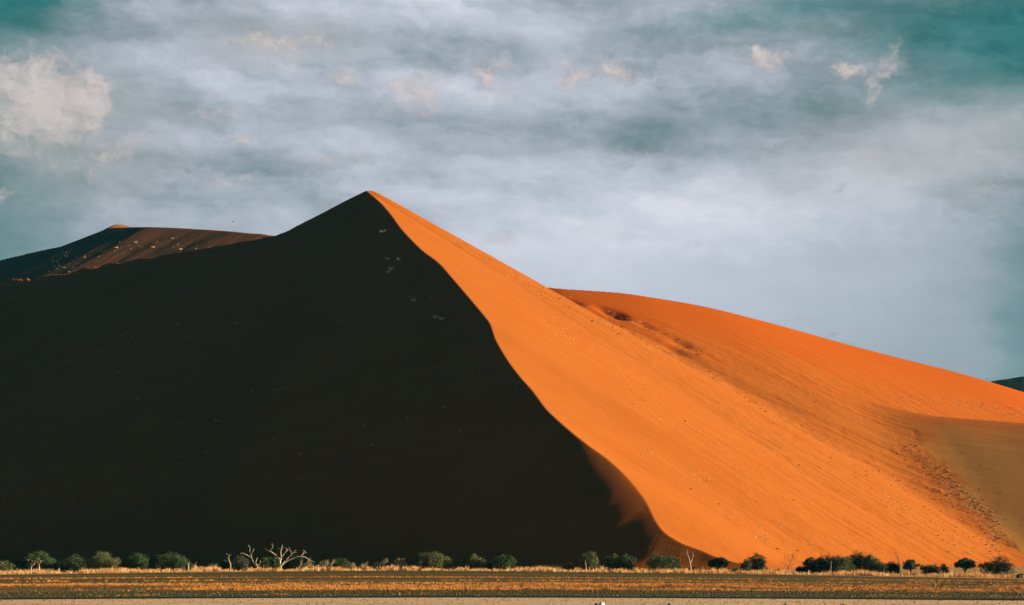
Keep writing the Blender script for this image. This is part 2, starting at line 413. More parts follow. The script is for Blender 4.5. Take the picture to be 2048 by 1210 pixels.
def blades(centers, hs, rad, nb, wid, lean=0.45, seed=1):
    r = np.random.default_rng(seed)
    n = len(centers)
    c = np.repeat(np.asarray(centers, float), nb, 0); h = np.repeat(np.asarray(hs, float), nb); R = np.repeat(np.broadcast_to(rad, n), nb)
    a = r.uniform(0, 2 * math.pi, n * nb); q = np.sqrt(r.uniform(0, 1, n * nb)) * R
    bx = c[:, 0] + np.cos(a) * q * 0.6; by = c[:, 1] + np.sin(a) * q * 0.6; bz = c[:, 2] - 0.05
    hh = h * r.uniform(0.5, 1.1, n * nb)
    l = hh * lean * r.uniform(0.1, 1, n * nb)
    tx = bx + np.cos(a) * l; ty = by + np.sin(a) * l; tz = bz + hh
    w = wid * r.uniform(0.6, 1.3, n * nb) * 0.5; wa = r.uniform(0, math.pi, n * nb)
    wx = np.cos(wa) * w; wy = np.sin(wa) * w
    V = np.stack([np.stack([bx - wx, by - wy, bz], -1), np.stack([bx + wx, by + wy, bz], -1),
                  np.stack([tx + wx * 0.35, ty + wy * 0.35, tz], -1), np.stack([tx - wx * 0.35, ty - wy * 0.35, tz], -1)], 1).reshape(-1, 3)
    return V, np.arange(len(V)).reshape(-1, 4)

# tall dry grass along the foot of the trees
def edge_y(x): return 815 + 22 * mnoise.noise(Vector((x * 0.012, 0, 1))) - 0.0009 * (x + 30) ** 2
cs, hs = [], []
for k in range(7500):
    x = random.uniform(-270, 270)
    y = edge_y(x) + random.random() ** 1.5 * 95
    dens = 0.5 + 0.9 * mnoise.noise(Vector((x * 0.06, y * 0.02, 5))) + 0.5 * mnoise.noise(Vector((x * 0.25, y * 0.05, 9)))
    if random.random() > dens + 0.25: continue
    cs.append((x, y, float(ground_z(x, y)))); hs.append(max(0.35, 0.35 + 1.25 * dens + random.uniform(-0.3, 0.5) + (1.0 if random.random() < .03 else 0)))
V, Fc = blades(cs, hs, 0.9, 16, 0.14, 0.4, 3)
o = mesh_obj('dry_grass', V, Fc, m_dry, smooth_=False)
tag(o, 'pale straw coloured grass fringe standing along the foot of the trees', 'grass', kind='stuff')
# low orange grass on the plain
cs, hs = [], []
def add_low(n, y0, y1, thr, h):
    for k in range(n):
        y = random.uniform(y0, y1); x = random.uniform(-0.26, 0.26) * y
        yq = bend(y, x)
        d = 0.9 * mnoise.noise(Vector((x * 0.03, y * 0.06, 2))) + 0.9 * mnoise.noise(Vector((x * 0.16, y * 0.14, 4)))
        if d < thr: continue
        cs.append((x, yq, float(ground_z(x, yq)))); hs.append(h * random.uniform(0.5, 1.3))
add_low(26000, 242, 334, -0.04, 0.24)
add_low(2500, 445, 480, -0.05, 0.32)
add_low(1800, 366, 388, 0.15, 0.32)
add_low(900, 206, 214, 0.2, 0.16)
V, Fc = blades(cs, hs, 0.22, 9, 0.05, 0.9, 4)
o = mesh_obj('low_grass', V, Fc, m_or, smooth_=False)
tag(o, 'low orange grass growing in bands across the gravel plain', 'grass', kind='stuff')
# small dark shrublets between the orange grass
cs = [(x, bend(y, x), float(ground_z(x, bend(y, x)))) for y in [random.uniform(244, 332) for _ in range(420)] for x in [random.uniform(-0.25, 0.25) * y]]
V, Fc = blades(cs, [random.uniform(0.12, 0.32) for _ in cs], 0.5, 22, 0.09, 1.2, 6)
o = mesh_obj('ground_cover', V, Fc, m_tuftd, smooth_=False)
tag(o, 'dark green creeping plants among the orange grass', 'ground cover', kind='stuff')

# loose stones on the plain
m_st, nt, b = new_mat('plain_stone', 0.8, 0.3)
pos = N(nt, 'ShaderNodeNewGeometry').outputs['Position']
f, _ = noise_tex(nt, pos, 0.8, 2)
nt.links.new(ramp(nt, f, [(0.4, (0.04, 0.045, 0.025)), (0.60, (0.12, 0.10, 0.04)), (0.75, (0.5, 0.38, 0.2))]), b.inputs['Base Color'])
V = []; Fc = []
octv = np.array([(1, 0, 0), (0, 1, 0), (-1, 0, 0), (0, -1, 0), (0, 0, 0.8), (0, 0, -0.3)], float)
octf = [(0, 1, 4), (1, 2, 4), (2, 3, 4), (3, 0, 4), (1, 0, 5), (2, 1, 5), (3, 2, 5), (0, 3, 5)]
for k in range(9000):
    y = random.choice([random.uniform(150, 186), random.uniform(196, 245), random.uniform(196, 245), random.uniform(196, 700)]); x = random.uniform(-0.25, 0.25) * y
    yq = bend(y, x); s = random.uniform(0.03, 0.09) * (1 + y / 500) * (0.55 if y < 190 else 1)
    v = octv * (s * np.array([random.uniform(0.7, 1.4), random.uniform(0.7, 1.4), random.uniform(0.5, 1.1)])) + rng.normal(0, s * 0.12, (6, 3)) + np.array([x, yq, float(ground_z(x, yq)) + (0.07 if y < 190 else 0.02)])
    n0 = len(V); V.extend(v.tolist()); Fc.extend([(a + n0, b_ + n0, c + n0) for a, b_, c in octf])
o = mesh_obj('loose_stones', V, np.array(Fc), m_st, smooth_=False)
tag(o, 'small loose stones strewn over the gravel plain', 'stones', kind='stuff')

# ------------------------------------------------------------------ rocks by the road
m_wr, nt, b = new_mat('white_rock', 0.7, 0.3)
pos = N(nt, 'ShaderNodeTexCoord').outputs['Object']
f, _ = noise_tex(nt, pos, 6, 4)
nt.links.new(ramp(nt, f, [(0.3, (0.5, 0.45, 0.38)), (0.6, (0.85, 0.82, 0.76))]), b.inputs['Base Color'])
m_dr, nt, b = new_mat('brown_rock', 0.8, 0.2)
pos = N(nt, 'ShaderNodeTexCoord').outputs['Object']
f, _ = noise_tex(nt, pos, 6, 4)
nt.links.new(ramp(nt, f, [(0.3, (0.07, 0.05, 0.03)), (0.6, (0.2, 0.14, 0.09))]), b.inputs['Base Color'])
import bmesh
def rock(px, py_base, w, hgt, mat, label, seed):
    Y = HC * F / (py_base - HZ); x = (px - 1024) / F * Y
    bm = bmesh.new(); bmesh.ops.create_icosphere(bm, subdivisions=3, radius=1)
    for v in bm.verts:
        d = 1 + 0.35 * mnoise.noise(v.co * 1.1 + Vector((seed, 0, 0))) + 0.15 * mnoise.noise(v.co * 3 + Vector((seed, 5, 0)))
        v.co = Vector((v.co.x * w / 2 * d, v.co.y * w / 2.4 * d, max(v.co.z, -0.35) * hgt * 0.8 * d))
    me = bpy.data.meshes.new('rock'); bm.to_mesh(me); bm.free(); me.materials.append(mat)
    o = bpy.data.objects.new('rock', me); C.objects.link(o); o.location = (x, Y, float(ground_z(x, Y)) + 0.06 + 0.2 * hgt)
    tag(o, label, 'rock', 'rocks at the near edge of the gravel')
rock(1203, 1213, 0.42, 0.26, m_wr, 'bright white rock at the bottom edge, in front of the middle of the road', 1)
rock(1193, 1214, 0.3, 0.2, m_dr, 'dark stone-shaped piece standing in for the shadow at the left side of the white rock', 4)  # dark piece added as the black shadow left of the white rock
rock(1338, 1213, 0.28, 0.17, m_dr, 'low dark rock at the bottom edge, right of the white rock', 2)
rock(1571, 1213, 0.16, 0.2, m_dr, 'small upright dark stone at the bottom edge below the bare tree', 3)
rock(1686, 1211, 0.36, 0.08, m_dr, 'flat brown rock lying farthest right on the gravel shoulder', 7)

# ------------------------------------------------------------------ trees
def leaf_mat(name, c0, c1, c2):
    m, nt, b = new_mat(name, 0.7, 0.15)
    pos = N(nt, 'ShaderNodeNewGeometry').outputs['Position']
    f, _ = noise_tex(nt, pos, 0.7, 4, 0.7)
    nt.links.new(ramp(nt, f, [(0.32, c0), (0.5, c1), (0.68, c2)]), b.inputs['Base Color'])
    return m
LM = {
 'dark': leaf_mat('dark_foliage', (0.016, 0.028, 0.012), (0.028, 0.048, 0.018), (0.05, 0.075, 0.03)),
 'green': leaf_mat('green_foliage', (0.045, 0.08, 0.025), (0.09, 0.14, 0.045), (0.16, 0.21, 0.075)),
 'olive': leaf_mat('olive_foliage', (0.08, 0.10, 0.03), (0.16, 0.18, 0.06), (0.30, 0.30, 0.12)),
 'grey': leaf_mat('grey_green_foliage', (0.06, 0.08, 0.045), (0.10, 0.12, 0.07), (0.16, 0.17, 0.10)),
 'straw': leaf_mat('dry_twigs', (0.10, 0.085, 0.035), (0.22, 0.17, 0.07), (0.5, 0.36, 0.17)),
}
def bark_mat(name, c0, c1):
    m, nt, b = new_mat(name, 0.85, 0.15)
    pos = N(nt, 'ShaderNodeNewGeometry').outputs['Position']
    f, _ = noise_tex(nt, mapping(nt, pos, scale=(3, 3, 0.8)), 1.0, 4, 0.7)
    nt.links.new(ramp(nt, f, [(0.3, c0), (0.7, c1)]), b.inputs['Base Color'])
    return m
m_bark = bark_mat('bark', (0.05, 0.035, 0.02), (0.14, 0.10, 0.06))
m_dead = bark_mat('dead_wood', (0.62, 0.47, 0.24), (0.92, 0.80, 0.52))
m_deadd = bark_mat('weathered_wood', (0.16, 0.11, 0.06), (0.42, 0.30, 0.17))

def tube(V, Fc, pts, rads, seg=6):
    pts = [Vector(p) for p in pts]; base = len(V)
    for i, p in enumerate(pts):
        d = (pts[min(i + 1, len(pts) - 1)] - pts[max(i - 1, 0)]).normalized()
        a = d.orthogonal().normalized(); b = d.cross(a)
        for k in range(seg):
            t = 2 * math.pi * k / seg
            V.append(tuple(p + (a * math.cos(t) + b * math.sin(t)) * rads[i]))
    for i in range(len(pts) - 1):
        for k in range(seg):
            k2 = (k + 1) % seg
            Fc.append((base + i * seg + k, base + i * seg + k2, base + (i + 1) * seg + k2, base + (i + 1) * seg + k))
    Fc.append(tuple(base + k for k in range(seg))[::-1]); e = base + (len(pts) - 1) * seg
    Fc.append(tuple(e + k for k in range(seg)))

def leaves(lobes, n, size, r, gap=0.32, seed=0):
    """leaf sprays spread through the lobes: clusters of small faces with gaps between"""
    Q = []
    vol = np.array([l[3] * l[4] * l[5] for l in lobes]) ** 0.75; vol /= vol.sum()
    ncl = max(14, n // 22)
    idx = r.choice(len(lobes), ncl, p=vol)
    for i in idx:
        cx, cy, cz, rx, ry, rz = lobes[i]
        d = r.normal(size=3); d /= np.linalg.norm(d)
        q = r.uniform(0.45, 1.02) ** 0.6
        c = np.array([cx + d[0] * rx * q, cy + d[1] * ry * q, cz + d[2] * rz * q])
        cr = r.uniform(0.13, 0.24) * (rx + rz)
        m = 22
        p = r.normal(size=(m, 3)) * cr * np.array([0.62, 0.62, 0.42]) + c
        Q.append(p)
    Q = np.concatenate(Q)
    m = len(Q)
    a = r.normal(size=(m, 3)); a /= np.linalg.norm(a, axis=1)[:, None]
    b = r.normal(size=(m, 3)); b -= (a * b).sum(1)[:, None] * a; b /= np.linalg.norm(b, axis=1)[:, None]
    s = size * r.uniform(0.5, 1.3, m)[:, None]
    V = np.stack([Q - a * s * 0.5, Q + b * s * 0.32, Q + a * s * 0.5, Q - b * s * 0.32], 1).reshape(-1, 3)
    return V, np.arange(m * 4).reshape(-1, 4)

def tree(name, x0, x1, top, Y, mat, label, cat, bottom=None, style='round', lean=0.0, group='trees and shrubs along the foot of the dune', seed=None, base=None):
    r = np.random.default_rng(int(x0 * 13 + top)); random.seed(int(x0 * 7 + top))
    px = (x0 + x1) / 2; X = (px - 1024) / F * Y; gz = float(ground_z(X, Y))
    W = (x1 - x0) / F * Y; ztop = HC + (HZ - top) / F * Y - gz
    Ht = max(ztop, 0.6)
    root = empty(name, (X, Y, gz - 0.05), label, cat, group)
    lobes = []
    if style == 'round': W *= 1.16
    D = W * 0.8
    if style == 'round':
        zb = 0.12 * Ht if bottom is None else bottom
        nl = 9
        for k in range(nl):
            a = 2 * math.pi * k / nl + random.uniform(-.3, .3); q = random.uniform(0.25, 0.36)
            cz = random.uniform(0.38, 0.68) * Ht + zb * .3
            lobes.append((math.cos(a) * W * q, math.sin(a) * D * q, cz, W * random.uniform(.16, .24), D * .2, Ht * random.uniform(.16, .26)))
        for k in range(5):
            lobes.append(((k - 2) * .17 * W, random.uniform(-.25, .1) * D, Ht * .27, W * .15, D * .18, Ht * .17))
        lobes.append((random.uniform(-.12, .12) * W, 0, Ht * .70, W * .27, D * .3, Ht * .29))
        lobes.append((random.uniform(-.1, .1) * W, 0, Ht * .45, W * .3, D * .3, Ht * .3))
    elif style == 'umbrella':
        for k in range(9):
            a = 2 * math.pi * k / 9 + random.uniform(-.3, .3); q = random.uniform(0.2, 0.38)
            lobes.append((math.cos(a) * W * q, math.sin(a) * D * q, random.uniform(.52, .76) * Ht, W * random.uniform(.13, .2), D * .17, Ht * random.uniform(.1, .16)))
        lobes.append((W * random.uniform(-.05, .12), 0, Ht * .82, W * .25, D * .25, Ht * .17))
    elif style == 'low':
        for k in range(7):
            lobes.append((random.uniform(-.38, .38) * W, random.uniform(-.3, .3) * D, Ht * random.uniform(.3, .6), W * random.uniform(.12, .2), D * .18, Ht * random.uniform(.22, .38)))
    else:   # scrub: twiggy and sparse
        for k in range(8):
            lobes.append((random.uniform(-.38, .38) * W, random.uniform(-.3, .3) * D, Ht * random.uniform(.25, .78), W * random.uniform(.08, .16), D * .16, Ht * random.uniform(.10, .22)))
    # branches
    V, Fc = [], []
    tr = max(0.05, 0.035 * Ht)
    split = Ht * (0.28 if style in ('round', 'umbrella') else 0.08)
    tube(V, Fc, [(0, 0, 0), (lean * .2 + random.uniform(-.1, .1), 0, split * .6), (random.uniform(-.15, .15), 0, split)], [tr * 1.4, tr, tr * .9])
    for l in lobes:
        mx = (l[0] * .45 + random.uniform(-.2, .2), l[1] * .45, split + (l[2] - split) * .55)
        tube(V, Fc, [(0, 0, split * .9), mx, (l[0], l[1], l[2] + l[5] * .3)], [tr * .6, tr * .4, tr * .15], 5)
    mesh_obj('trunk', V, Fc, m_bark if style != 'scrub' else m_deadd, root)
    area = W * Ht
    n = int(np.clip(area * ((230 if mat == 'dark' else 165) if style != 'scrub' else 50), 350, 11000))
    V, Fc = leaves(lobes, n, 0.34 if style != 'scrub' else 0.24, r)
    V[:, 2] = np.maximum(V[:, 2], 0.05)
    mesh_obj('crown', V, Fc, LM[mat], root, smooth_=False)
    if style == 'scrub':
        V, Fc = [], []
        for k in range(70):
            l = random.choice(lobes); a = random.uniform(0, 2 * math.pi)
            p0 = Vector((l[0] * .7, l[1] * .7, l[2] * .6)); p1 = Vector((l[0] + math.cos(a) * l[3] * 1.1, l[1] + math.sin(a) * l[4], l[2] + random.uniform(-.4, 1.1) * l[5]))
            tube(V, Fc, [p0, (p0 + p1) / 2 + Vector((random.uniform(-.2, .2), 0, random.uniform(-.1, .2))), p1], [.05, .035, .015], 4)
        mesh_obj('twigs', V, Fc, m_dead, root)
    return root

TREES = [
 # name, x0, x1, top, Y, mat, style, label
 ('shrub', -8, 24, 1121, 835, 'olive', 'round', 'olive shrub cut by the left edge of the picture behind tall yellow grass', 'shrub'),
 ('shrub', 16, 42, 1115, 850, 'green', 'round', 'small rounded green shrub just left of the wide flat-topped tree', 'shrub'),
 ('acacia_tree', 44, 109, 1103, 850, 'green', 'umbrella', 'wide flat-topped green tree behind two tiny bare snags near the left edge', 'tree'),
 ('shrub', 40, 62, 1115, 856, 'dark', 'round', 'dark shrub tucked under the left side of the wide flat-topped tree', 'shrub'),
 ('shrub', 110, 134, 1121, 848, 'dark', 'round', 'dark low shrub filling the gap right of the wide flat-topped tree', 'shrub'),
 ('acacia_tree', 124, 174, 1109, 842, 'green', 'round', 'green dome-shaped tree second large one from the left edge', 'tree'),
 ('acacia_tree', 182, 238, 1103, 845, 'olive', 'round', 'tall rounded olive tree with a taller grass clump at its lower left', 'tree'),
 ('acacia_tree', 257, 293, 1105, 850, 'green', 'round', 'narrow green tree standing alone between two gaps of dark slope', 'tree'),
 ('shrub', 299, 328, 1110, 860, 'dark', 'umbrella', 'thin dark shrub touching the left of a dense round tree', 'shrub'),
 ('acacia_tree', 323, 375, 1104, 845, 'green', 'round', 'dense round green tree with a pale stump at its right foot', 'tree'),
 ('shrub', 366, 386, 1122, 840, 'olive', 'low', 'small olive shrub behind the pale short stump', 'shrub'),
 ('shrub', 443, 464, 1117, 850, 'dark', 'round', 'dark shrub behind the thin twisted snag', 'shrub'),
 ('acacia_tree', 461, 496, 1112, 845, 'grey', 'round', 'grey-green ball-shaped tree right of the thin twisted snag', 'tree'),
 ('shrub', 490, 515, 1122, 855, 'dark', 'low', 'low dark shrub behind the leaning bare tree', 'shrub'),
 ('shrub', 519, 538, 1113, 850, 'green', 'round', 'small light green shrub right of the leaning bare tree', 'shrub'),
 ('acacia_tree', 535, 561, 1112, 852, 'green', 'round', 'green tree directly left of the trunk of the great bare tree', 'tree'),
 ('shrub', 566, 602, 1112, 856, 'dark', 'round', 'dark green shrub behind the right limbs of the great bare tree', 'shrub'),
 ('dry_bush', 597, 634, 1114, 838, 'straw', 'scrub', 'pale twiggy bush under the right end of the great bare tree', 'bush'),
 ('dry_bush', 636, 674, 1116, 842, 'straw', 'scrub', 'brown twiggy bush above the small black shrub', 'bush'),
 ('shrub', 651, 664, 1130, 818, 'dark', 'low', 'small black round shrub at the near edge of the straw grass', 'shrub'),
 ('shrub', 671, 700, 1115, 850, 'green', 'round', 'green shrub with straw-coloured right side, right of the brown twiggy bush', 'shrub'),
 ('dry_bush', 690, 716, 1117, 838, 'straw', 'scrub', 'small pale twiggy bush merging with a green shrub on its left', 'bush'),
 ('dry_bush', 717, 740, 1120, 845, 'straw', 'scrub', 'lowest of the pale twiggy bushes, behind a high grass clump', 'bush'),
 ('dry_bush', 741, 781, 1112, 842, 'straw', 'scrub', 'tallest pale twiggy bush, with a bare branch reaching up at its right', 'bush'),
 ('dry_bush', 782, 822, 1113, 840, 'straw', 'scrub', 'twiggy bush with hollow dark middle, last one before the leafy trees', 'bush'),
 ('shrub', 829, 851, 1106, 852, 'grey', 'umbrella', 'grey-green small crown leaning out left of the highest middle tree', 'shrub'),
 ('acacia_tree', 843, 884, 1103, 842, 'olive', 'round', 'highest olive tree in the middle of the row, between two lower crowns', 'tree'),
 ('acacia_tree', 877, 909, 1113, 846, 'olive', 'round', 'lower olive tree joined to the right of the highest middle tree', 'tree'),
 ('acacia_tree', 936, 968, 1108, 846, 'olive', 'round', 'small pointed olive tree standing between two dark gaps', 'tree'),
 ('shrub', 969, 991, 1118, 858, 'dark', 'low', 'very dark low shrub left of a bright green tree', 'shrub'),
 ('acacia_tree', 988, 1027, 1107, 845, 'green', 'round', 'bright green tree sloping down to its right side', 'tree'),
 ('shrub', 1100, 1120, 1129, 850, 'grey', 'low', 'tiny pale grey shrub on dark slope left of the flat green shrub', 'shrub'),
 ('shrub', 1117, 1149, 1125, 845, 'olive', 'low', 'flat spreading green shrub left of the yellowish tree', 'shrub'),
 ('acacia_tree', 1160, 1197, 1104, 842, 'olive', 'round', 'yellowish-green tree behind a thin pale stump', 'tree'),
 ('acacia_tree', 1212, 1240, 1107, 846, 'green', 'round', 'left one of a pair of touching green trees', 'tree'),
 ('acacia_tree', 1237, 1269, 1108, 846, 'green', 'round', 'right one of a pair of touching green trees', 'tree'),
 ('acacia_tree', 1297, 1346, 1105, 842, 'green', 'round', 'wide green tree where the dark slope meets the lit sand', 'tree'),
 ('shrub', 1340, 1361, 1112, 848, 'green', 'round', 'small green shrub at the right of the wide tree by the lit sand', 'shrub'),
 ('shrub', 1378, 1398, 1131, 850, 'dark', 'low', 'low dark shrub right of the forked bare tree', 'shrub'),
 ('acacia_tree', 1413, 1459, 1115, 845, 'dark', 'umbrella', 'dark umbrella-shaped tree on the toe of the shaded crest', 'tree'),
 ('shrub', 1460, 1484, 1134, 840, 'dark', 'low', 'flat dark shrub between the umbrella tree and the grey shrub', 'shrub'),
 ('shrub', 1480, 1504, 1119, 836, 'grey', 'round', 'grey shrub leaning against the left of a dark round tree', 'shrub'),
 ('acacia_tree', 1491, 1532, 1108, 846, 'dark', 'round', 'dark round tree with visible trunk, alone before the bright orange sand', 'tree'),
 ('shrub', 1546, 1562, 1136, 842, 'dark', 'low', 'tiny dark shrub left of the fan-shaped bare tree', 'shrub'),
 ('shrub', 1588, 1617, 1131, 848, 'dark', 'low', 'low dark shrub at the left foot of the long grove', 'shrub'),
 ('acacia_tree', 1609, 1642, 1114, 846, 'dark', 'round', 'dark tree forming the left end of the long grove', 'tree'),
 ('acacia_tree', 1631, 1673, 1109, 848, 'dark', 'round', 'dark even-topped tree second from the left in the long grove', 'tree'),
 ('acacia_tree', 1659, 1707, 1110, 838, 'green', 'round', 'lighter olive tree at the front middle of the long grove', 'tree'),
 ('acacia_tree', 1698, 1737, 1099, 848, 'dark', 'round', 'highest dark tree of the long grove', 'tree'),
 ('acacia_tree', 1728, 1760, 1106, 842, 'green', 'round', 'green tree forming the right end of the long grove', 'tree'),
 ('shrub', 1752, 1776, 1123, 838, 'green', 'round', 'small green shrub just right of the long grove', 'shrub'),
 ('shrub', 1772, 1799, 1122, 842, 'dark', 'round', 'dark shrub behind the left of the two-stemmed bare trunk', 'shrub'),
 ('shrub', 1803, 1840, 1119, 840, 'grey', 'umbrella', 'grey-green flat-topped shrub right of the two-stemmed bare trunk', 'shrub'),
 ('shrub', 1843, 1880, 1127, 838, 'green', 'round', 'low wide green shrub in yellow grass below the lit slope', 'shrub'),
 ('shrub', 1878, 1896, 1127, 836, 'green', 'round', 'small pointed green shrub left of the right-hand umbrella tree', 'shrub'),
 ('acacia_tree', 1904, 1956, 1116, 838, 'dark', 'umbrella', 'dark umbrella-shaped tree beside a thin upright stick', 'tree'),
 ('acacia_tree', 1961, 2024, 1112, 836, 'dark', 'round', 'very dark wide tree farthest right in the row', 'tree'),
 ('shrub', 2026, 2056, 1146, 780, 'dark', 'low', 'flat black shrub at the right edge of the picture', 'shrub'),
]
for (nm, x0, x1, top, Y, mt, st, lb, ct) in TREES:
    tree(nm, x0, x1, top, Y, mt, lb, ct, style=st)

# ------------------------------------------------------------------ bare trees
def dead_tree(name, base, branches, Y, label, mat=None, twigs=0, seed=1, group=None, thick=1.0):
    """branches: list of (polyline in photo px, first radius m, last radius m, depth lean)"""
    random.seed(seed)
    bx = (base[0] - 1024) / F * Y; gz = float(ground_z(bx, Y))
    root = empty(name, (bx, Y, gz), label, 'bare tree', group)
    zb = gz
    def loc(p, dy): return Vector(((p[0] - 1024) / F * Y - bx, dy, HC + (HZ - p[1]) / F * Y - gz))
    V, Fc = [], []; tips = []
    trunkdone = False
    for k, (pl, r0, r1, dep) in enumerate(branches):
        n = len(pl); pts = []
        for i, p in enumerate(pl):
            q = loc(p, dep[0] + (dep[1] - dep[0]) * i / (n - 1))
            if k == 0 and i == 0: q.z = -0.3
            pts.append(q)
        fine = []
        for i in range(n - 1):
            for j in range(3):
                t = j / 3; q = pts[i].lerp(pts[i + 1], t)
                if j: q += Vector((random.uniform(-1, 1), random.uniform(-1, 1), random.uniform(-1, 1))) * (pts[i + 1] - pts[i]).length * 0.045
                fine.append(q)
        fine.append(pts[-1])
        rads = [thick * (r0 + (r1 - r0) * (i / (len(fine) - 1))) for i in range(len(fine))]
        tv, tf_ = [], []; tube(tv, tf_, fine, rads, 8 if k == 0 else 6)
        tips = list(zip(fine[len(fine) // 3:], rads[len(fine) // 3:]))
        for _ in range(max(1, round(twigs / len(branches))) if twigs else 0):
            q, rr = random.choice(tips)
            a = random.uniform(-2.6, 2.6); L = random.uniform(0.4, 1.2)
            d = Vector((math.sin(a), random.uniform(-.6, .6), abs(math.cos(a)) * 0.9 + .1)) * L
            mid = q + d * .5 + Vector((random.uniform(-.1, .1), 0, random.uniform(-.05, .15)))
            tube(tv, tf_, [q, mid, q + d], [min(rr, .05), .032, .015], 4)
        mesh_obj('trunk' if k == 0 else 'limb', tv, tf_, mat or m_dead, root)
    return root
z0 = (0, 0)
dead_tree('dead_tree', (561, 1140), [
    ([(561, 1141), (561, 1130), (560, 1121), (562, 1117)], .36, .27, z0),
    ([(560, 1123), (556, 1113), (549, 1108), (540, 1102), (535, 1101), (530, 1096)], .24, .08, (0, -1.5)),
    ([(539, 1102), (544, 1098), (547, 1093), (546, 1090)], .13, .05, (-1, -1.6)),
    ([(562, 1118), (562, 1110), (561, 1103), (563, 1096), (564, 1089)], .2, .06, (0, 1.2)),
    ([(562, 1116), (567, 1109), (573, 1103), (577, 1100)], .2, .07, (0, -1.2)),
    ([(563, 1130), (569, 1123), (578, 1114), (587, 1106), (593, 1100)], .2, .07, (0, -2)),
    ([(584, 1108), (582, 1101), (580, 1097)], .1, .04, (-1.6, -2)),
    ([(588, 1105), (596, 1106)], .08, .03, (-1.7, -2.2)),
    ([(563, 1132), (568, 1126), (576, 1121), (587, 1116), (598, 1113), (606, 1113), (612, 1115)], .22, .08, (0, 1.2)),
    ([(601, 1113), (606, 1107), (608, 1101)], .12, .04, (1, 2)),
    ([(605, 1107), (612, 1105)], .06, .03, (1.5, 1.8)),
    ([(572, 1104), (574, 1098)], .08, .03, (-1, -1)),
    ([(563, 1100), (559, 1098)], .08, .03, (.8, .8)),
    ([(606, 1113), (603, 1122), (600, 1132), (597, 1139)], .12, .08, (1, 1)),
    ([(608, 1114), (618, 1119), (628, 1124)], .12, .05, (1, 1.6)),
    ], 832, 'great pale bare tree with many spreading limbs, largest leafless tree', twigs=46, seed=5)
dead_tree('dead_tree', (517, 1140), [
    ([(518, 1141), (515, 1133), (511, 1126), (513, 1119), (515, 1115)], .24, .07, z0),
    ([(512, 1132), (506, 1123), (503, 1114), (502, 1108)], .16, .1, (0, .4)),
    ([(503, 1116), (497, 1112), (490, 1108), (484, 1106), (480, 1108)], .14, .06, (.4, -.8)),
    ([(502, 1109), (505, 1103), (508, 1098)], .1, .04, (.4, .8)),
    ([(502, 1109), (499, 1103), (500, 1096), (497, 1090)], .12, .05, (.4, 0)),
    ([(515, 1133), (521, 1126), (520, 1121)], .1, .04, (0, .4)),
    ], 830, 'leaning pale bare tree with raised arms, left of the great bare tree', twigs=14, seed=6)
dead_tree('dead_tree', (460, 1140), [
    ([(460, 1141), (461, 1133), (461, 1127), (458, 1121), (457, 1116), (459, 1111), (462, 1108)], .2, .05, z0),
    ([(458, 1119), (456, 1114)], .1, .04, z0), ([(459, 1112), (456, 1110)], .07, .03, z0)],
    828, 'thin twisted snag left of the grey-green ball-shaped tree', twigs=9, seed=8)
dead_tree('dead_tree', (64, 1143), [
    ([(63, 1143), (62, 1137), (64, 1130), (66, 1124), (63, 1120)], .15, .05, z0),
    ([(64, 1133), (69, 1128), (70, 1121)], .1, .04, z0), ([(63, 1127), (58, 1122), (57, 1119)], .09, .04, z0)],
    815, 'left and more slender one of two tiny bare snags before the flat-topped tree', twigs=8, seed=9)
dead_tree('dead_tree', (78, 1144), [
    ([(78, 1144), (79, 1136), (78, 1129), (80, 1125)], .19, .07, z0),
    ([(78, 1130), (75, 1126), (74, 1124)], .1, .04, z0), ([(79, 1128), (83, 1123)], .08, .03, z0)],
    812, 'right and stouter one of two tiny bare snags before the flat-topped tree', twigs=8, seed=10)
dead_tree('dead_tree', (377, 1141), [
    ([(377, 1141), (377, 1133), (376, 1127), (375, 1125)], .22, .12, z0), ([(377, 1129), (381, 1124)], .09, .04, z0)],
    825, 'pale short stump at the right foot of the dense round tree', seed=11)
dead_tree('dead_tree', (1172, 1141), [
    ([(1172, 1141), (1172, 1134), (1171, 1127), (1170, 1121)], .17, .05, z0), ([(1172, 1131), (1174, 1127)], .08, .03, z0)],
    822, 'thin pale stump before the yellowish tree', seed=12)
dead_tree('dead_tree', (1381, 1143), [
    ([(1381, 1143), (1382, 1135), (1381, 1128), (1379, 1120), (1377, 1113), (1374, 1107), (1372, 1103)], .2, .05, z0),
    ([(1381, 1127), (1384, 1120), (1386, 1112), (1386, 1105)], .12, .04, (0, .5)),
    ([(1379, 1119), (1376, 1115)], .06, .03, z0), ([(1375, 1108), (1374, 1101)], .06, .03, z0)],
    815, 'slim forked bare tree before the soft shaded toe of the crest', twigs=6, seed=13)
dead_tree('dead_tree', (1577, 1142), [
    ([(1577, 1143), (1577, 1135), (1579, 1128), (1583, 1120), (1586, 1112), (1590, 1105)], .17, .05, z0),
    ([(1577, 1137), (1573, 1128), (1570, 1118), (1569, 1112)], .1, .03, (0, -.6)),
    ([(1577, 1138), (1568, 1127), (1560, 1121)], .09, .03, (0, .7)),
    ([(1580, 1127), (1576, 1118), (1577, 1110)], .08, .03, (0, .6)),
    ([(1582, 1122), (1590, 1116), (1596, 1110)], .08, .03, (0, -.7)),
    ([(1578, 1134), (1586, 1128), (1594, 1124)], .08, .03, (0, .5)),
    ([(1585, 1116), (1583, 1108)], .06, .02, z0)],
    818, 'fan-shaped bare tree with fine twigs before the bright orange sand', twigs=60, seed=14, mat=m_deadd)
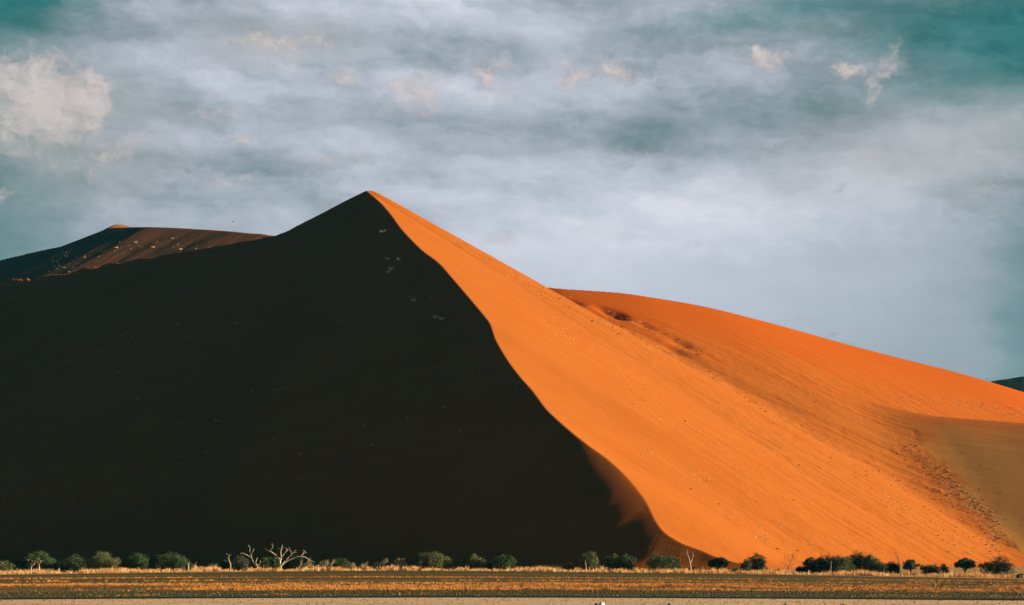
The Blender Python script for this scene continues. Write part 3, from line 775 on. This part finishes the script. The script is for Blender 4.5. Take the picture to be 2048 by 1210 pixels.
dead_tree('dead_tree', (1801, 1149), [
    ([(1802, 1149), (1800, 1138), (1799, 1128), (1796, 1119), (1793, 1112), (1790, 1106)], .22, .08, z0),
    ([(1802, 1140), (1802, 1130), (1799, 1121), (1797, 1112), (1794, 1105)], .17, .06, (.2, .6)),
    ([(1791, 1108), (1788, 1106)], .1, .04, z0), ([(1797, 1120), (1793, 1113), (1792, 1104)], .09, .04, z0)],
    790, 'two-stemmed bare trunk standing right of the long grove', twigs=5, seed=15, mat=m_deadd)
dead_tree('dead_tree', (1904, 1149), [
    ([(1904, 1149), (1904, 1140), (1905, 1132), (1904, 1124)], .07, .03, z0), ([(1904, 1133), (1906, 1129)], .04, .02, z0)],
    800, 'thin upright stick beside the right-hand umbrella tree', seed=16)
dead_tree('dead_tree', (1662, 1140), [
    ([(1662, 1141), (1662, 1132), (1662, 1122)], .1, .04, z0), ([(1662, 1128), (1664, 1124)], .05, .02, z0)],
    822, 'thin pale pole before the long grove', seed=17)

# ------------------------------------------------------------------ grass tufts on the slopes
random.seed(99)
def clump_mesh(name, mat, seed, w=1.0, h=0.7):
    V, Fc = blades([(0, 0, 0)], [h], w * .6, 46, 0.16, 0.85, seed)
    me = bpy.data.meshes.new(name); me.from_pydata(V.tolist(), [], Fc.tolist()); me.update(); me.materials.append(mat)
    return me
clumps = [clump_mesh('grass_clump', m_tuft, s, 1.3, 0.8) for s in (1, 2, 3)] + [clump_mesh('grass_clump', m_tuftd, s, 1.3, 0.8) for s in (4, 5)]
spots = []   # px, py, size m, kind
def scatter(n, fn, smin, smax, dark=0.35):
    k = 0
    while k < n:
        p = fn()
        if p is None: continue
        spots.append((p[0], p[1], random.uniform(smin, smax), random.random() < dark)); k += 1
def along_line(pts, spread):
    def f():
        i = random.randrange(len(pts) - 1); t = random.random()
        return (pts[i][0] + (pts[i + 1][0] - pts[i][0]) * t + random.gauss(0, spread), pts[i][1] + (pts[i + 1][1] - pts[i][1]) * t + random.gauss(0, spread * .6))
    return f
def region(poly, cl=0.0):
    xs = [p[0] for p in poly]; ys = [p[1] for p in poly]
    def inside(x, y):
        c = False; j = len(poly) - 1
        for i in range(len(poly)):
            if (poly[i][1] > y) != (poly[j][1] > y) and x < (poly[j][0] - poly[i][0]) * (y - poly[i][1]) / (poly[j][1] - poly[i][1]) + poly[i][0]: c = not c
            j = i
        return c
    def f():
        x = random.uniform(min(xs), max(xs)); y = random.uniform(min(ys), max(ys))
        if not inside(x, y): return None
        u = x * .8 + y * .6; v = -x * .6 + y * .8
        if cl and mnoise.noise(Vector((u * .006, v * .025, 3))) < random.uniform(-.25, cl): return None
        return x, y
    return f
scatter(70, along_line([(900, 478), (960, 512), (1020, 545), (1072, 578), (1130, 610)], 6), .5, 1.1, .6)
scatter(170, along_line([(1075, 585), (1150, 612), (1230, 655), (1300, 690), (1370, 720), (1440, 760), (1540, 830), (1640, 890), (1760, 950)], 11), .5, 1.4, .3)
scatter(60, along_line([(1220, 630), (1300, 655), (1370, 690), (1400, 710)], 8), .5, 1.3, .6)
scatter(330, region([(1130, 760), (1350, 760), (1700, 930), (1900, 1090), (1880, 1120), (1560, 1110), (1420, 1040), (1230, 880)], .3), .35, 1.1, .12)
scatter(150, region([(1070, 620), (1200, 660), (1400, 760), (1500, 850), (1300, 800), (1100, 680)], .3), .3, .8, .2)
scatter(360, along_line([(1800, 880), (1850, 925), (1900, 965), (1950, 1010), (1985, 1050), (1990, 1110)], 13), .4, 1.2, .45)
scatter(260, region([(1850, 960), (1960, 1030), (2000, 1110), (1900, 1110), (1800, 1040), (1700, 940)]), .4, 1.1, .5)
scatter(190, along_line([(1780, 790), (1900, 805), (1980, 815), (2048, 832)], 9), .4, 1.1, .3)
scatter(120, region([(1450, 700), (1700, 790), (1800, 860), (1600, 830)], .3), .3, .8, .4)
scatter(30, region([(1900, 900), (2040, 900), (2048, 1120), (2010, 1120)]), .25, .5, .5)
# shaded slope
for p in [(765, 466), (775, 520), (797, 522), (782, 541), (776, 546), (882, 641), (872, 637), (827, 604)]:
    spots.append((p[0], p[1], 2.6, False))
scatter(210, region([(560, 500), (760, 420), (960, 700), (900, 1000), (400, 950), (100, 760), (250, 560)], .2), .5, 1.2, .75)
# the farther dune
scatter(70, along_line([(130, 540), (190, 508), (260, 490), (330, 490), (400, 498)], 8), .5, 1.3, .5)
scatter(25, along_line([(100, 547), (120, 520), (140, 505)], 8), .5, .9, .3)
for p in [(272, 487), (345, 478), (233, 498), (306, 496), (361, 500)]: spots.append((p[0], p[1], 2.3, False))
pts = []
for px, py, sz, dk in spots:
    q = seen_point(px, py, fields)
    if q is None or q[2] < 1: continue
    pts.append((q, sz, dk, px, py))
pts.sort(key=lambda p: -p[1] / p[0][1])
def where(px, py):
    if px < 560 and py < 560 and (450 < py < 560): return 'far', 'grass tuft on the far left dune behind the dark slope'
    cx = np.interp(py, [p[1] for p in front_img], [p[0] for p in front_img])
    if px < cx: return 'dark', 'pale grass tuft on the shaded slope of the great dune'
    if px > 1780 and py > 850: return 'toe', 'grass tuft in the hollow between the great dune and the right-hand slope'
    if px > 1075 and py < 700 + (px - 1500) * 0.25 and px > 1450: return 'ridge', 'grass tuft on the long ridge right of the great dune'
    return 'lit', 'grass tuft on the sunlit orange slope of the great dune'
rest = []
for k, (q, sz, dk, px, py) in enumerate(pts):
    if k < 300:
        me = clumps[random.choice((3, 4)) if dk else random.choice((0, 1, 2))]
        o = bpy.data.objects.new('grass_tuft', me); C.objects.link(o)
        o.location = q; s = sz * random.uniform(.9, 1.1); o.scale = (s, s, s * random.uniform(.7, 1.1)); o.rotation_euler = (0, 0, random.uniform(0, 6.28))
        g, lb = where(px, py)
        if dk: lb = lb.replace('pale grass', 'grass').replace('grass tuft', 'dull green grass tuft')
        elif g != 'dark': lb = 'straw-coloured ' + lb
        tag(o, lb, 'grass tuft', lb.replace('tuft', 'tufts', 1))
    else: rest.append((q, sz, dk))
for name, flag, mat, lb in (('dune_grass', False, m_tuft, 'small straw-coloured grass tufts dotted over the dune slopes'), ('dune_scrub', True, m_tuftd, 'small dull green tufts dotted over the dune slopes')):
    sel = [r for r in rest if r[2] == flag]
    V, Fc = blades([r[0] for r in sel], [r[1] * .8 for r in sel], np.array([r[1] * .7 for r in sel]), 18, 0.2, 0.85, 12)
    tag(mesh_obj(name, V, Fc, mat, smooth_=False), lb, 'grass', kind='stuff')

# ------------------------------------------------------------------ the bird
bx, by, bz = P3(466, 444.5, 900)
m_b, nt, b = new_mat('bird_feathers'); b.inputs['Base Color'].default_value = (0.02, 0.02, 0.02, 1)
bm = bmesh.new(); bmesh.ops.create_icosphere(bm, subdivisions=2, radius=1)
for v in bm.verts: v.co = Vector((v.co.x * .12, v.co.y * .28 * (1.0 - .35 * v.co.y), v.co.z * .12))
for s in (-1, 1):
    w = [bm.verts.new(p) for p in ((s * .06, .12, .03), (s * .06, -.1, .03), (s * .16, -.08, .28), (s * .16, .16, .28), (s * .2, -.1, .55), (s * .2, .02, .55))]
    bm.faces.new((w[0], w[1], w[2], w[3])); bm.faces.new((w[3], w[2], w[4], w[5]))
me = bpy.data.meshes.new('bird'); bm.to_mesh(me); bm.free(); me.materials.append(m_b)
o = bpy.data.objects.new('bird', me); C.objects.link(o); o.location = (bx, by, bz); o.rotation_euler = (0, 0, 0.9)
md = o.modifiers.new('thick', 'SOLIDIFY'); md.thickness = 0.02
tag(o, 'tiny dark bird flying with raised wings above the far dune', 'bird')

# ------------------------------------------------------------------ sky
w = bpy.data.worlds.new('World'); S.world = w; w.use_nodes = True
nt = w.node_tree; nt.nodes.clear()
out = N(nt, 'ShaderNodeOutputWorld')
sky = N(nt, 'ShaderNodeTexSky', sky_type='NISHITA', sun_disc=False)
sky.sun_elevation = SUN_EL; sky.sun_rotation = SUN_AZ; sky.air_density = 0.36; sky.dust_density = 0.0; sky.ozone_density = 9.0; sky.altitude = 2500
bg = N(nt, 'ShaderNodeBackground'); bg.inputs['Strength'].default_value = 0.05
nt.links.new(sky.outputs[0], bg.inputs['Color'])
tc = N(nt, 'ShaderNodeTexCoord').outputs['Generated']
sp = N(nt, 'ShaderNodeSeparateXYZ'); nt.links.new(tc, sp.inputs[0])
az = math_(nt, 'ARCTAN2', sp.outputs[0], sp.outputs[1]); el = math_(nt, 'ARCSINE', sp.outputs[2])
# bearing and elevation in degrees
U = math_(nt, 'MULTIPLY', az, 180 / math.pi); Vv = math_(nt, 'MULTIPLY', el, 180 / math.pi)
cmb = N(nt, 'ShaderNodeCombineXYZ'); nt.links.new(U, cmb.inputs[0]); nt.links.new(Vv, cmb.inputs[1])
P0 = cmb.outputs[0]
K = F * math.pi / 180   # photo pixels per degree
def deg(px, py): return ((px - 1024) / K, (HZ - py) / K)
def warped(vec, sc, amp, detail=6, rough=0.6, seed=0):
    _, c = noise_tex(nt, mapping(nt, vec, scale=sc, loc=(seed, seed * .7, 0)), 1.0, detail, rough)
    s = N(nt, 'ShaderNodeVectorMath', operation='SUBTRACT'); nt.links.new(c, s.inputs[0]); s.inputs[1].default_value = (.5, .5, .5)
    m = N(nt, 'ShaderNodeVectorMath', operation='MULTIPLY'); nt.links.new(s.outputs[0], m.inputs[0]); m.inputs[1].default_value = amp
    a = N(nt, 'ShaderNodeVectorMath', operation='ADD'); nt.links.new(vec, a.inputs[0]); nt.links.new(m.outputs[0], a.inputs[1])
    return a.outputs[0]
W1 = warped(P0, (.45, .9, 1), (2.6, 1.1, 0), 7, .6, 3)
W2 = warped(P0, (1.1, 1.4, 1), (1.2, 1.0, 0), 8, .65, 11)
def blob(px, py, rx, ry, rot=0, src=None):
    c = deg(px, py)
    v = mapping(nt, src or W1, typ='TEXTURE', loc=(c[0], c[1], 0), rot=(0, 0, math.radians(rot)), scale=(rx / K, ry / K, 1))
    g = N(nt, 'ShaderNodeTexGradient', gradient_type='SPHERICAL'); nt.links.new(v, g.inputs[0])
    return g.outputs['Fac']
def add_blobs(start, items, src):
    acc = start
    for (px, py, rx, ry, rot, amp) in items:
        g = smooth(nt, blob(px, py, rx, ry, rot, src), 0.0, 0.9, 0.0, amp)
        acc = g if acc is None else math_(nt, 'ADD', acc, g)
    return acc
# broad light (haze and high cloud)
lum = add_blobs(None, [
    (1150, 520, 1200, 420, 0, .46), (950, 120, 900, 330, 0, .20), (1500, 420, 760, 150, 9, .17), (1950, 300, 380, 110, 6, .16),
    (450, 160, 420, 120, 0, .08), (900, 40, 420, 90, 0, .12), (300, 180, 300, 150, -8, .04), (1350, 110, 500, 90, -4, .05),
    (600, 250, 420, 90, 0, .08), (1250, 480, 600, 90, 6, .06)], W1)
lum = math_(nt, 'ADD', lum, .27)
# grey undersides and gaps
dark = add_blobs(None, [
    (1420, 215, 330, 100, -3, .08), (790, 125, 160, 45, 0, .07), (1900, 55, 420, 110, 4, .16), (1850, 190, 420, 110, 3, .18), (200, 55, 160, 44, 0, .10), (60, 20, 420, 110, 0, .12),
    (1230, 375, 520, 60, 10, .12), (2000, 480, 280, 320, 0, .10), (40, 430, 280, 240, 0, .10), (1180, 15, 200, 24, -3, .06)], W1)
lum = math_(nt, 'SUBTRACT', lum, dark)
# texture of the cloud deck, lit from the right
def fluff(vec, sc, loc, det, rough):
    f, _ = noise_tex(nt, mapping(nt, vec, scale=sc, loc=loc), 1.0, det, rough)
    g, _ = noise_tex(nt, mapping(nt, vec, scale=sc, loc=(loc[0] + .16, loc[1] + .13, 0)), 1.0, det, rough)
    return f, math_(nt, 'SUBTRACT', f, g)
n1, r1 = fluff(W1, (.16, .50, 1), (4, 1, 0), 8, .55)
n2, r2 = fluff(W2, (.55, 1.25, 1), (1, 7, 0), 9, .58)
upper = smooth(nt, Vv, 6.5, 10.0, .11, 1.0)
tex = math_(nt, 'ADD', math_(nt, 'MULTIPLY', math_(nt, 'SUBTRACT', n1, .5), .6), math_(nt, 'MULTIPLY', math_(nt, 'SUBTRACT', n2, .5), .28))
tex = math_(nt, 'ADD', tex, math_(nt, 'MULTIPLY', r1, .7)); tex = math_(nt, 'ADD', tex, math_(nt, 'MULTIPLY', r2, .55))
lum = math_(nt, 'ADD', lum, math_(nt, 'MULTIPLY', tex, upper))
# long cloud banks: bright ragged tops, grey flat bases
for (px, py, rx, ry, rot, hi, lo) in [(1060, 240, 470, 120, 0, .20, .24), (1500, 235, 380, 130, 3, .06, .20), (480, 322, 380, 48, -2, .07, .18), (880, 95, 300, 90, -18, .04, .22), (620, 60, 420, 70, 0, .18, .03), (1500, 75, 480, 60, 5, .0, .20), (640, 210, 420, 70, 0, .13, .08), (230, 80, 260, 60, 0, .05, .14), (1000, 20, 420, 40, 0, .12, .06)]:
    g = math_(nt, 'ADD', blob(px, py, rx, ry, rot, W2), math_(nt, 'MULTIPLY', math_(nt, 'SUBTRACT', n2, .5), .9))
    g = smooth(nt, g, .10, .42)
    h = smooth(nt, Vv, (HZ - py - ry * .45) / K, (HZ - py + ry * .55) / K, -lo, hi)
    lum = math_(nt, 'ADD', lum, math_(nt, 'MULTIPLY', g, h))
# heaped clouds with firm tops
cum = None
for (px, py, rx, ry, rot, amp) in [(100, 240, 125, 95, 0, 1.15), (180, 225, 62, 75, 0, 1.1), (12, 205, 90, 66, 0, 1), (570, 105, 170, 70, -6, .54), (835, 200, 85, 46, 0, .64), (985, 172, 75, 44, 0, .66), (1150, 168, 60, 38, 0, .66), (1220, 152, 60, 34, 0, .62),
                               (1525, 142, 60, 28, 0, .85), (1700, 165, 70, 24, 8, .58), (1775, 160, 46, 50, -35, .58), (1740, 200, 34, 50, 0, .56), (8, 412, 50, 24, 0, .7), (1015, 485, 70, 30, 0, .5), (180, 330, 240, 60, 0, .5), (1960, 392, 100, 26, 4, .5), (490, 296, 36, 16, 0, .6), (660, 330, 120, 24, 0, .5), (440, 372, 90, 20, 0, .5), (430, 245, 110, 24, 0, .5), (680, 170, 60, 30, 0, .5)]:
    g = math_(nt, 'MULTIPLY', blob(px, py, rx * 1.5, ry * 1.6, rot, W2), amp * 1.35)
    cum = g if cum is None else math_(nt, 'MAXIMUM', cum, g)
bil, rb = fluff(W2, (1.1, 1.5, 1), (3, 3, 0), 9, .6)
cumv = math_(nt, 'ADD', cum, math_(nt, 'MULTIPLY', math_(nt, 'SUBTRACT', bil, .5), 1.3))
cmask = math_(nt, 'MULTIPLY', smooth(nt, cumv, .34, .92), smooth(nt, cum, .0, .35))
shade = math_(nt, 'ADD', math_(nt, 'MULTIPLY', rb, 2.0), math_(nt, 'MULTIPLY', cumv, .5))
# colours: lavender grey in the middle, teal gaps at the sides, cream heaps
grey = ramp(nt, lum, [(0.0, (.17, .235, .255)), (.25, (.29, .335, .385)), (.5, (.42, .455, .53)), (.75, (.55, .575, .665)), (1.0, (.69, .69, .77))])
tealr = ramp(nt, lum, [(0.0, (.020, .135, .14)), (.3, (.055, .20, .205)), (.55, (.16, .30, .31)), (.8, (.32, .43, .44)), (1.0, (.45, .52, .52))])
tealm = add_blobs(None, [(2110, 130, 560, 230, 4, .85), (2090, 700, 240, 560, 0, .55), (-40, 350, 380, 700, 0, .50), (-20, 20, 330, 150, 0, .75), (1480, 62, 420, 50, 5, .38), (1500, 230, 420, 110, 0, .14), (1750, 60, 420, 130, 0, .35)], W1)
tealm = smooth(nt, tealm, 0.02, .95)
base = mixc(nt, tealm, grey, tealr)
cc = ramp(nt, shade, [(.05, (.34, .35, .37)), (.38, (.56, .49, .48)), (.8, (.76, .65, .61))])
colr = mixc(nt, math_(nt, 'MULTIPLY', cmask, .8), base, cc)
# pinkish veil low on the right and round the left heaps
veil = add_blobs(None, [(1850, 330, 560, 150, 6, .42), (150, 300, 330, 220, 0, .34), (560, 110, 330, 90, 0, .25)], W1)
colr = mixc(nt, veil, colr, (.44, .42, .40))
bg2 = N(nt, 'ShaderNodeBackground'); bg2.inputs['Strength'].default_value = 0.53
nt.links.new(colr, bg2.inputs['Color'])
# the cloud field covers this quarter of the sky and thins out to clear evening sky elsewhere
cover = math_(nt, 'MULTIPLY', smooth(nt, math_(nt, 'ABSOLUTE', U), 15, 24, 1.0, 0.0), smooth(nt, Vv, 15.5, 22, 1.0, 0.0))
mx = N(nt, 'ShaderNodeMixShader'); nt.links.new(cover, mx.inputs[0]); nt.links.new(bg.outputs[0], mx.inputs[1]); nt.links.new(bg2.outputs[0], mx.inputs[2])
nt.links.new(mx.outputs[0], out.inputs[0])

# ------------------------------------------------------------------ desert air
m_hz = bpy.data.materials.new('haze'); m_hz.use_nodes = True; nh = m_hz.node_tree; nh.nodes.clear()
ho = N(nh, 'ShaderNodeOutputMaterial'); hv = N(nh, 'ShaderNodeVolumePrincipled')
hv.inputs['Color'].default_value = (0.03, 0.88, 1.0, 1); hv.inputs['Density'].default_value = 0.95e-5; hv.inputs['Anisotropy'].default_value = 0.0
nh.links.new(hv.outputs[0], ho.inputs['Volume'])
hx, hy0, hy1, hz0, hz1 = 9500, -2500, 14500, -140, 700
V = [(x, y, z) for x in (-hx, hx) for y in (hy0, hy1) for z in (hz0, hz1)]
Fc = [(0, 1, 3, 2), (4, 6, 7, 5), (0, 4, 5, 1), (2, 3, 7, 6), (0, 2, 6, 4), (1, 5, 7, 3)]
o = mesh_obj('haze', V, Fc, m_hz, smooth_=False); tag(o, 'thin teal desert haze filling the air over the plain', 'haze', kind='stuff')

# ------------------------------------------------------------------ sun
sd = bpy.data.lights.new('sun', 'SUN'); sd.energy = 5.0; sd.angle = math.radians(0.5); sd.color = (1.0, 0.84, 0.62)
so = bpy.data.objects.new('sun', sd); C.objects.link(so)
sv = Vector((math.sin(SUN_AZ) * math.cos(SUN_EL), math.cos(SUN_AZ) * math.cos(SUN_EL), math.sin(SUN_EL)))
so.rotation_euler = sv.to_track_quat('Z', 'Y').to_euler()

# ------------------------------------------------------------------ camera
cd = bpy.data.cameras.new('camera'); cam = bpy.data.objects.new('camera', cd); C.objects.link(cam)
cd.sensor_width = 36; cd.lens = 36 * F / 2048; cd.shift_y = (HZ - 605) / 2048
cam.location = (0, 0, HC); cam.rotation_euler = (math.radians(90), 0, 0)
cd.clip_start = 0.5; cd.clip_end = 40000
S.camera = cam
S.view_settings.view_transform = 'Standard'; S.view_settings.look = 'None'; S.view_settings.gamma = 1; S.view_settings.exposure = 0.95
S.render.engine = 'CYCLES'
